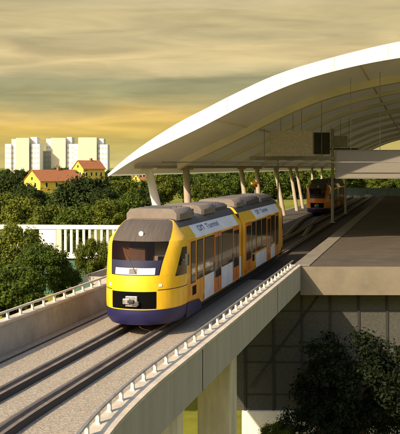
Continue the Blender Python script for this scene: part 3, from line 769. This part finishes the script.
def house(Y, pxg, w, l, hwall, hroof, rz, label, floors=2):
    o = empty('gabled_house', (px_x(pxg,Y), Y, -1.4), rz); tag(o, label, 'house')
    # gable faces local -Y at y=0, ridge along +Y
    b = MB(); n = b.add([(-w/2,0,0),(w/2,0,0),(w/2,0,hwall),(0,0,hwall+hroof),(-w/2,0,hwall),(-w/2,l,0),(w/2,l,0),(w/2,l,hwall),(0,l,hwall+hroof),(-w/2,l,hwall)])
    b.face([n,n+1,n+2,n+3,n+4],'house_yellow'); b.face([n+9,n+8,n+7,n+6,n+5],'house_yellow'); b.face([n+1,n+6,n+7,n+2],'house_yellow'); b.face([n+5,n,n+4,n+9],'house_yellow')
    b.build('wall', o)
    r = MB(); e = .35; k = hroof/(w/2)
    r.sweep([[(-w/2-e,y,hwall-e*k+.03),(0,y,hwall+hroof+.03),(w/2+e,y,hwall-e*k+.03),(w/2+e,y,hwall-e*k+.22),(0,y,hwall+hroof+.24),(-w/2-e,y,hwall-e*k+.22)] for y in (-.25,l+.25)], 'roof_tile')
    r.build('roof', o)
    for fl in range(floors):
        for xx in (-w*.24, w*.22):
            b = MB(); b.box(xx-.42,xx+.42,-.06,.05,1.4+fl*2.7,2.7+fl*2.7,'wall_white'); b.box(xx-.34,xx+.34,-.08,.0,1.48+fl*2.7,2.62+fl*2.7,'window_dark'); b.build('window', o)
        for j in range(4):
            yy = l*(j+.6)/4.4
            b = MB(); b.box(w/2-.05,w/2+.06,yy-.42,yy+.42,1.4+fl*2.7,2.7+fl*2.7,'wall_white'); b.box(w/2,w/2+.08,yy-.34,yy+.34,1.48+fl*2.7,2.62+fl*2.7,'window_dark'); b.build('window', o)
    b = MB(); b.box(-.3,.3,-.06,.05,hwall+.3,hwall+1.1,'window_dark'); b.build('attic_window', o)
    b = MB(); b.box(-.35,.35,l*.6-.35,l*.6+.35,hwall+hroof-.5,hwall+hroof+.9,'roof_tile'); b.build('chimney', o)
house(250, 32, 7.4, 15.5, 3.1, 2.9, R(-42), 'yellow house with a long orange roof in front of the tower blocks', 1)
house(285, 78, 5.2, 9, 6.5, 2.4, R(-42), 'smaller yellow house with an orange roof behind the dark tree, left of the canopy tip')
house(262, 136, 5.0, 7.0, 3.0, 1.8, R(-50), 'small yellow house seen under the tip of the canopy')

# ---------------------------------------------------------------- trees
def crown_mesh(name, seed, m, clumps, leaves, leaf, squash=.85, crmin=.18, crmax=.36, loose=0):
    rnd = random.Random(seed); v = []; f = []
    cs = []
    for i in range(clumps):
        while True:
            p = Vector((rnd.uniform(-1,1), rnd.uniform(-1,1), rnd.uniform(-1,1)))
            if .15 < p.length < 1: break
        r = p.length; p = p.normalized()*(.34-loose*.5+(.56+loose)*r)*(1+loose*rnd.uniform(-.3,.35))
        p.z *= squash
        if p.z < -.35: p.x *= .7; p.y *= .7
        cs.append((p, rnd.uniform(crmin,crmax)))
    for i in range(leaves):
        c, cr = rnd.choice(cs)
        q = Vector((rnd.gauss(0,.58), rnd.gauss(0,.58), rnd.gauss(0,.58)))
        if q.length > 1.7: q *= 1.7/q.length
        pos = c + Vector((q.x*cr, q.y*cr, q.z*cr*.75))
        nrm = (q + Vector((rnd.uniform(-.8,.8), rnd.uniform(-.8,.8), rnd.uniform(-.2,1.0)))).normalized()
        a = nrm.cross(Vector((rnd.uniform(-1,1), rnd.uniform(-1,1), rnd.uniform(-1,1)))).normalized(); b2 = nrm.cross(a)
        s = leaf*rnd.choice((.55,.75,.9,1.0,1.25,1.5))*rnd.uniform(.85,1.15); w = s*rnd.uniform(.35,.8)
        n = len(v)
        v += [pos - a*s, pos + b2*w + nrm*s*.15, pos + a*s, pos - b2*w + nrm*s*.15]
        f.append((n,n+1,n+2,n+3))
    me = bpy.data.meshes.new(name); me.from_pydata([tuple(p) for p in v], [], f); me.materials.append(MATS[m])
    return me
def trunk_mesh(name, seed):
    rnd = random.Random(seed); b = MB()
    b.tube([(0,0,-2.2),(.02,.01,-1.2),(-.02,.02,-.5),(.01,0,.2)], [.11,.085,.07,.04], 'bark', 8)
    for k in range(6):
        a = rnd.uniform(0,6.28); z = rnd.uniform(-.8,-.1); l = rnd.uniform(.25,.45)
        b.tube([(0,0,z),(math.cos(a)*l*.5,math.sin(a)*l*.5,z+l*.4),(math.cos(a)*l,math.sin(a)*l,z+l*.75)], [.045,.03,.012], 'bark', 6)
    o = b.build(name, smooth=True); me = o.data; bpy.data.objects.remove(o); return me
CROWN = {
 'near1': crown_mesh('near_crown', 1, 'leaf_olive', 80, 26000, .036, crmin=.10, crmax=.27), 'near2': crown_mesh('near_crown', 2, 'leaf_green', 80, 26000, .036, crmin=.10, crmax=.27),
 'mid1': crown_mesh('mid_crown', 3, 'leaf_olive', 60, 9000, .056, crmin=.12, crmax=.28), 'mid2': crown_mesh('mid_crown', 4, 'leaf_dark', 64, 10500, .053, crmin=.12, crmax=.28), 'mid3': crown_mesh('mid_crown', 5, 'leaf_green', 58, 9000, .058, crmin=.12, crmax=.28),
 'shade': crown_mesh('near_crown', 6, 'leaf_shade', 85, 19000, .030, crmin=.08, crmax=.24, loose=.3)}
TRUNK = [trunk_mesh('trunk', 11), trunk_mesh('trunk', 12)]
rt = random.Random(77)
def tree(name, label, px, Y, pyt, rpx, kind, cat='tree', group=None, tall=1.0, dx=0):
    x = px_x(px, Y); r = rpx/F*Y; zt = px_z(pyt, Y); zg = terrain_z(x, Y)
    rz = r*tall; zc = zt - rz*.98
    o = empty(name, (x, Y, zg), rt.uniform(0,6.28)); tag(o, label, cat, group)
    t = bpy.data.objects.new('trunk', TRUNK[rt.randrange(2)]); C.objects.link(t); t.parent = o
    sc_t = max(.3, (zc-zg)/2.0); t.scale = (r*.9, r*.9, sc_t); t.location = (0,0,zc-zg)
    c = bpy.data.objects.new('crown', CROWN[kind]); C.objects.link(c); c.parent = o
    c.location = (0,0,zc-zg); c.scale = (r*1.06, r*1.06, rz*1.1)
    return o
# near left
tree('leafy_tree', 'tall leafy tree at the left picture edge, in front of the white screen', 9, 52, 220, 29, 'near1', tall=1.05)
tree('leafy_tree', 'rounded leafy tree just behind the far railing, right of the tallest near tree', 43, 48, 241, 25, 'near2', tall=1.0)
tree('leafy_tree', 'low leafy tree against the far railing at the lower left', 8, 43, 262, 36, 'near2', tall=.9)
tree('leafy_tree', 'sunlit bush between the white screen and the nose of the front train', 93, 54, 236, 17, 'near1', cat='bush', tall=1.35)
tree('leafy_tree', 'dark low tree below the railing, between the rounded tree and the bush', 64, 50, 262, 16, 'near2', tall=1.2)
# near right
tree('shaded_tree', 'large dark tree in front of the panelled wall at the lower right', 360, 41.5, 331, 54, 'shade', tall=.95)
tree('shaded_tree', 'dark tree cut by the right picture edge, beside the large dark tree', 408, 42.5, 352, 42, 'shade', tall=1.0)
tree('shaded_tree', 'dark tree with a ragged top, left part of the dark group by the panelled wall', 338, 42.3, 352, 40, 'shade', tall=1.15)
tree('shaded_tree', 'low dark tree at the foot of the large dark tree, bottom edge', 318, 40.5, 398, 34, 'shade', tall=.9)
tree('leafy_tree', 'small sunlit shrub in front of the white plinth', 279, 40, 421, 17, 'near1', cat='shrub', tall=.9)
# middle band, left
MID = [
 ('big dark tree in front of the yellow houses', 85, 112, 173, 31, 'mid2'),
 ('dark tree below the left end of the long orange roof', 45, 125, 190, 24, 'mid2'),
 ('dark tree at the left picture edge below the tower blocks', 8, 130, 172, 20, 'mid2'),
 ('olive tree behind the left part of the white screen', 22, 100, 196, 22, 'mid1'),
 ('low sunlit tree above the solid panel of the white screen', 50, 98, 203, 22, 'mid1'),
 ('low sunlit tree above the slats of the white screen', 78, 97, 204, 20, 'mid3'),
 ('round olive tree beside the nose of the front train, right of the white screen slats', 106, 96, 198, 17, 'mid1'),
 ('light green tree below the tip of the canopy', 121, 118, 178, 17, 'mid1'),
 ('green tree left of the first white column', 136, 132, 178, 17, 'mid3'),
 ('sunlit tree between the first and second white column', 163, 138, 170, 17, 'mid1'),
 ('dark green tree directly behind the second white column', 184, 145, 168, 16, 'mid3'),
 ('green tree behind the gap between the slatted screen and the train roof', 114, 108, 190, 15, 'mid3'),
 ('low olive tree just left of the first white column, above the train roof', 128, 104, 192, 17, 'mid3'),
 ('dark tree low behind the first white column', 146, 120, 188, 16, 'mid2'),
 ('sunlit tree filling the lawn right of the second white column', 205, 135, 176, 15, 'mid1'),
 ('green tree on the lawn behind the middle of the train roof', 224, 150, 178, 14, 'mid3'),
 ('dark tree just below the gable of the longer yellow house', 27, 122, 184, 16, 'mid2'),
 ('green tree below the long orange roof, right of its dark neighbour', 62, 116, 190, 16, 'mid3'),
 ('olive tree at the left picture edge above the white screen', 3, 108, 192, 18, 'mid1'),
 ('dark tree between the big dark tree and the train roof', 103, 106, 186, 14, 'mid2'),
 ('dark tree behind the roof ridge of the long orange roof', 60, 300, 166, 11, 'mid2'),
]
for lab, px, Y, pyt, r, k in MID: tree('leafy_tree', lab, px, Y, pyt, r, k)
for i in range(12):
    px = -4 + i*11.5 + rt.uniform(-3,3)
    tree('distant_tree', 'olive tree in the far row in front of the tower blocks', px, 400+rt.uniform(-30,40), 168+rt.uniform(-2,3), 9, ('mid1','mid3','mid2')[i%3], group='far row of trees below the towers')
for k in range(14):
    tree('distant_tree', 'olive tree in the far row in front of the tower blocks', -10-k*13+rt.uniform(-4,4), 330+rt.uniform(-40,90), 166+rt.uniform(-3,4), 12, ('mid1','mid3','mid2')[k%3], group='far row of trees below the towers')
i = 0
for px in range(196, 345, 9):
    tree('distant_tree', 'leafy tree at the edge of the lawn behind the station columns', px+rt.uniform(-3,3), 190+rt.uniform(-10,22), 163+rt.uniform(-3,6), rt.uniform(12,17), ('mid1','mid3','mid1','mid2','mid3')[i%5], group='trees along the lawn behind the station', tall=rt.uniform(1.1,1.4)); i += 1
for px in range(345, 425, 11):
    tree('distant_tree', 'sunlit tree beyond the far end of the platform', px+rt.uniform(-3,3), 235+rt.uniform(-10,25), 168+rt.uniform(-3,4), rt.uniform(12,16), ('mid1','mid3')[i%2], group='trees beyond the platform end'); i += 1

# ---------------------------------------------------------------- light, sky, camera
SUN_H = Vector((-math.sin(R(13.6+25)), -math.cos(R(13.6+25)))); EL = 30.0
sv = Vector((SUN_H.x*math.cos(R(EL)), SUN_H.y*math.cos(R(EL)), math.sin(R(EL))))
sl = bpy.data.lights.new('sun', 'SUN'); sl.energy = 5.0; sl.angle = R(.6); sl.color = (1, .80, .54)
so = bpy.data.objects.new('sun', sl); C.objects.link(so); so.rotation_euler = sv.to_track_quat('Z', 'Y').to_euler(); so.location = (-40,-40,60)

w = bpy.data.worlds.new('World'); bpy.context.scene.world = w; w.use_nodes = True
nt = w.node_tree; nt.nodes.clear()
out = nt.nodes.new('ShaderNodeOutputWorld')
sky = nt.nodes.new('ShaderNodeTexSky'); sky.sky_type = 'NISHITA'; sky.sun_disc = False
sky.sun_elevation = R(EL); sky.sun_rotation = math.atan2(SUN_H.x, SUN_H.y); sky.dust_density = 3.0
bg1 = nt.nodes.new('ShaderNodeBackground'); bg1.inputs['Strength'].default_value = .15
nt.links.new(sky.outputs[0], bg1.inputs['Color'])
tc = nt.nodes.new('ShaderNodeTexCoord'); sp = nt.nodes.new('ShaderNodeSeparateXYZ'); nt.links.new(tc.outputs['Generated'], sp.inputs[0])
mp = nt.nodes.new('ShaderNodeMapping'); mp.inputs['Scale'].default_value = (2.6, 2.6, 20.0); mp.inputs['Rotation'].default_value = (0, R(1.2), 0); nt.links.new(tc.outputs['Generated'], mp.inputs['Vector'])
nz = nt.nodes.new('ShaderNodeTexNoise'); nz.inputs['Scale'].default_value = 2.2; nz.inputs['Detail'].default_value = 6; nz.inputs['Roughness'].default_value = .55; nt.links.new(mp.outputs[0], nz.inputs['Vector'])
mp2 = nt.nodes.new('ShaderNodeMapping'); mp2.inputs['Scale'].default_value = (6.0, 6.0, 46.0); mp2.inputs['Rotation'].default_value = (0, R(2.0), 0); nt.links.new(tc.outputs['Generated'], mp2.inputs['Vector'])
nz2 = nt.nodes.new('ShaderNodeTexNoise'); nz2.inputs['Scale'].default_value = 1.6; nz2.inputs['Detail'].default_value = 9; nz2.inputs['Distortion'].default_value = .5; nt.links.new(mp2.outputs[0], nz2.inputs['Vector'])
m1 = nt.nodes.new('ShaderNodeMath'); m1.operation = 'SUBTRACT'; m1.inputs[1].default_value = .5; nt.links.new(nz.outputs['Fac'], m1.inputs[0])
m2 = nt.nodes.new('ShaderNodeMath'); m2.operation = 'MULTIPLY_ADD'; m2.inputs[1].default_value = .05; nt.links.new(m1.outputs[0], m2.inputs[0]); nt.links.new(sp.outputs['Z'], m2.inputs[2])
m3 = nt.nodes.new('ShaderNodeMapRange'); m3.inputs['From Min'].default_value = 0; m3.inputs['From Max'].default_value = .25; nt.links.new(m2.outputs[0], m3.inputs['Value'])
rp = nt.nodes.new('ShaderNodeValToRGB'); cr = rp.color_ramp
def lin(c): return tuple(((x/255)/12.92 if x/255 <= .04045 else ((x/255+.055)/1.055)**2.4) for x in c)
stops = [(0.0,(205,190,125)),(.026,(196,176,100)),(.04,(212,182,96)),(.054,(226,192,112)),(.066,(190,174,118)),(.080,(160,156,116)),(.094,(160,156,120)),(.106,(196,182,138)),(.122,(216,195,144)),(.14,(190,176,134)),(.165,(200,184,138)),(.25,(186,178,156))]
while len(cr.elements) < len(stops): cr.elements.new(.5)
for e, (p_, c_) in zip(cr.elements, stops): e.position = p_/.25; e.color = (*lin(c_), 1)
nt.links.new(m3.outputs[0], rp.inputs['Fac'])
# fine cirrus streaks
rp2 = nt.nodes.new('ShaderNodeValToRGB'); rp2.color_ramp.elements[0].position = .3; rp2.color_ramp.elements[1].position = .75
rp2.color_ramp.elements[0].color = (.80,.79,.78,1); rp2.color_ramp.elements[1].color = (1.22,1.19,1.14,1); nt.links.new(nz2.outputs['Fac'], rp2.inputs['Fac'])
mm = nt.nodes.new('ShaderNodeMixRGB'); mm.blend_type = 'MULTIPLY'; mm.inputs[0].default_value = 1; nt.links.new(rp.outputs[0], mm.inputs[1]); nt.links.new(rp2.outputs[0], mm.inputs[2])
bg2 = nt.nodes.new('ShaderNodeBackground'); bg2.inputs['Strength'].default_value = .74; nt.links.new(mm.outputs[0], bg2.inputs['Color'])
mr = nt.nodes.new('ShaderNodeMapRange'); mr.interpolation_type = 'SMOOTHSTEP'; mr.inputs['From Min'].default_value = .2; mr.inputs['From Max'].default_value = .42; nt.links.new(sp.outputs['Z'], mr.inputs['Value'])
ms = nt.nodes.new('ShaderNodeMixShader'); nt.links.new(mr.outputs[0], ms.inputs[0]); nt.links.new(bg2.outputs[0], ms.inputs[1]); nt.links.new(bg1.outputs[0], ms.inputs[2])
nt.links.new(ms.outputs[0], out.inputs['Surface'])

cam = bpy.data.cameras.new('camera'); cam.sensor_fit = 'HORIZONTAL'; cam.sensor_width = 36; cam.lens = 36*F/400
cam.shift_y = -(217-H0)/400; cam.clip_end = 8000; cam.clip_start = .5
co = bpy.data.objects.new('camera', cam); C.objects.link(co); co.location = (0,0,HC); co.rotation_euler = (R(90),0,0)
S = bpy.context.scene; S.camera = co
S.view_settings.view_transform = 'Standard'; S.view_settings.look = 'None'; S.view_settings.gamma = 1; S.view_settings.use_curve_mapping = False
S.view_settings.exposure = 0.55
S.render.engine = 'CYCLES'
S.cycles.max_bounces = 7; S.cycles.diffuse_bounces = 5; S.cycles.glossy_bounces = 3; S.cycles.transparent_max_bounces = 8; S.cycles.transmission_bounces = 4
S.cycles.use_denoising = True; S.cycles.caustics_reflective = False; S.cycles.caustics_refractive = False
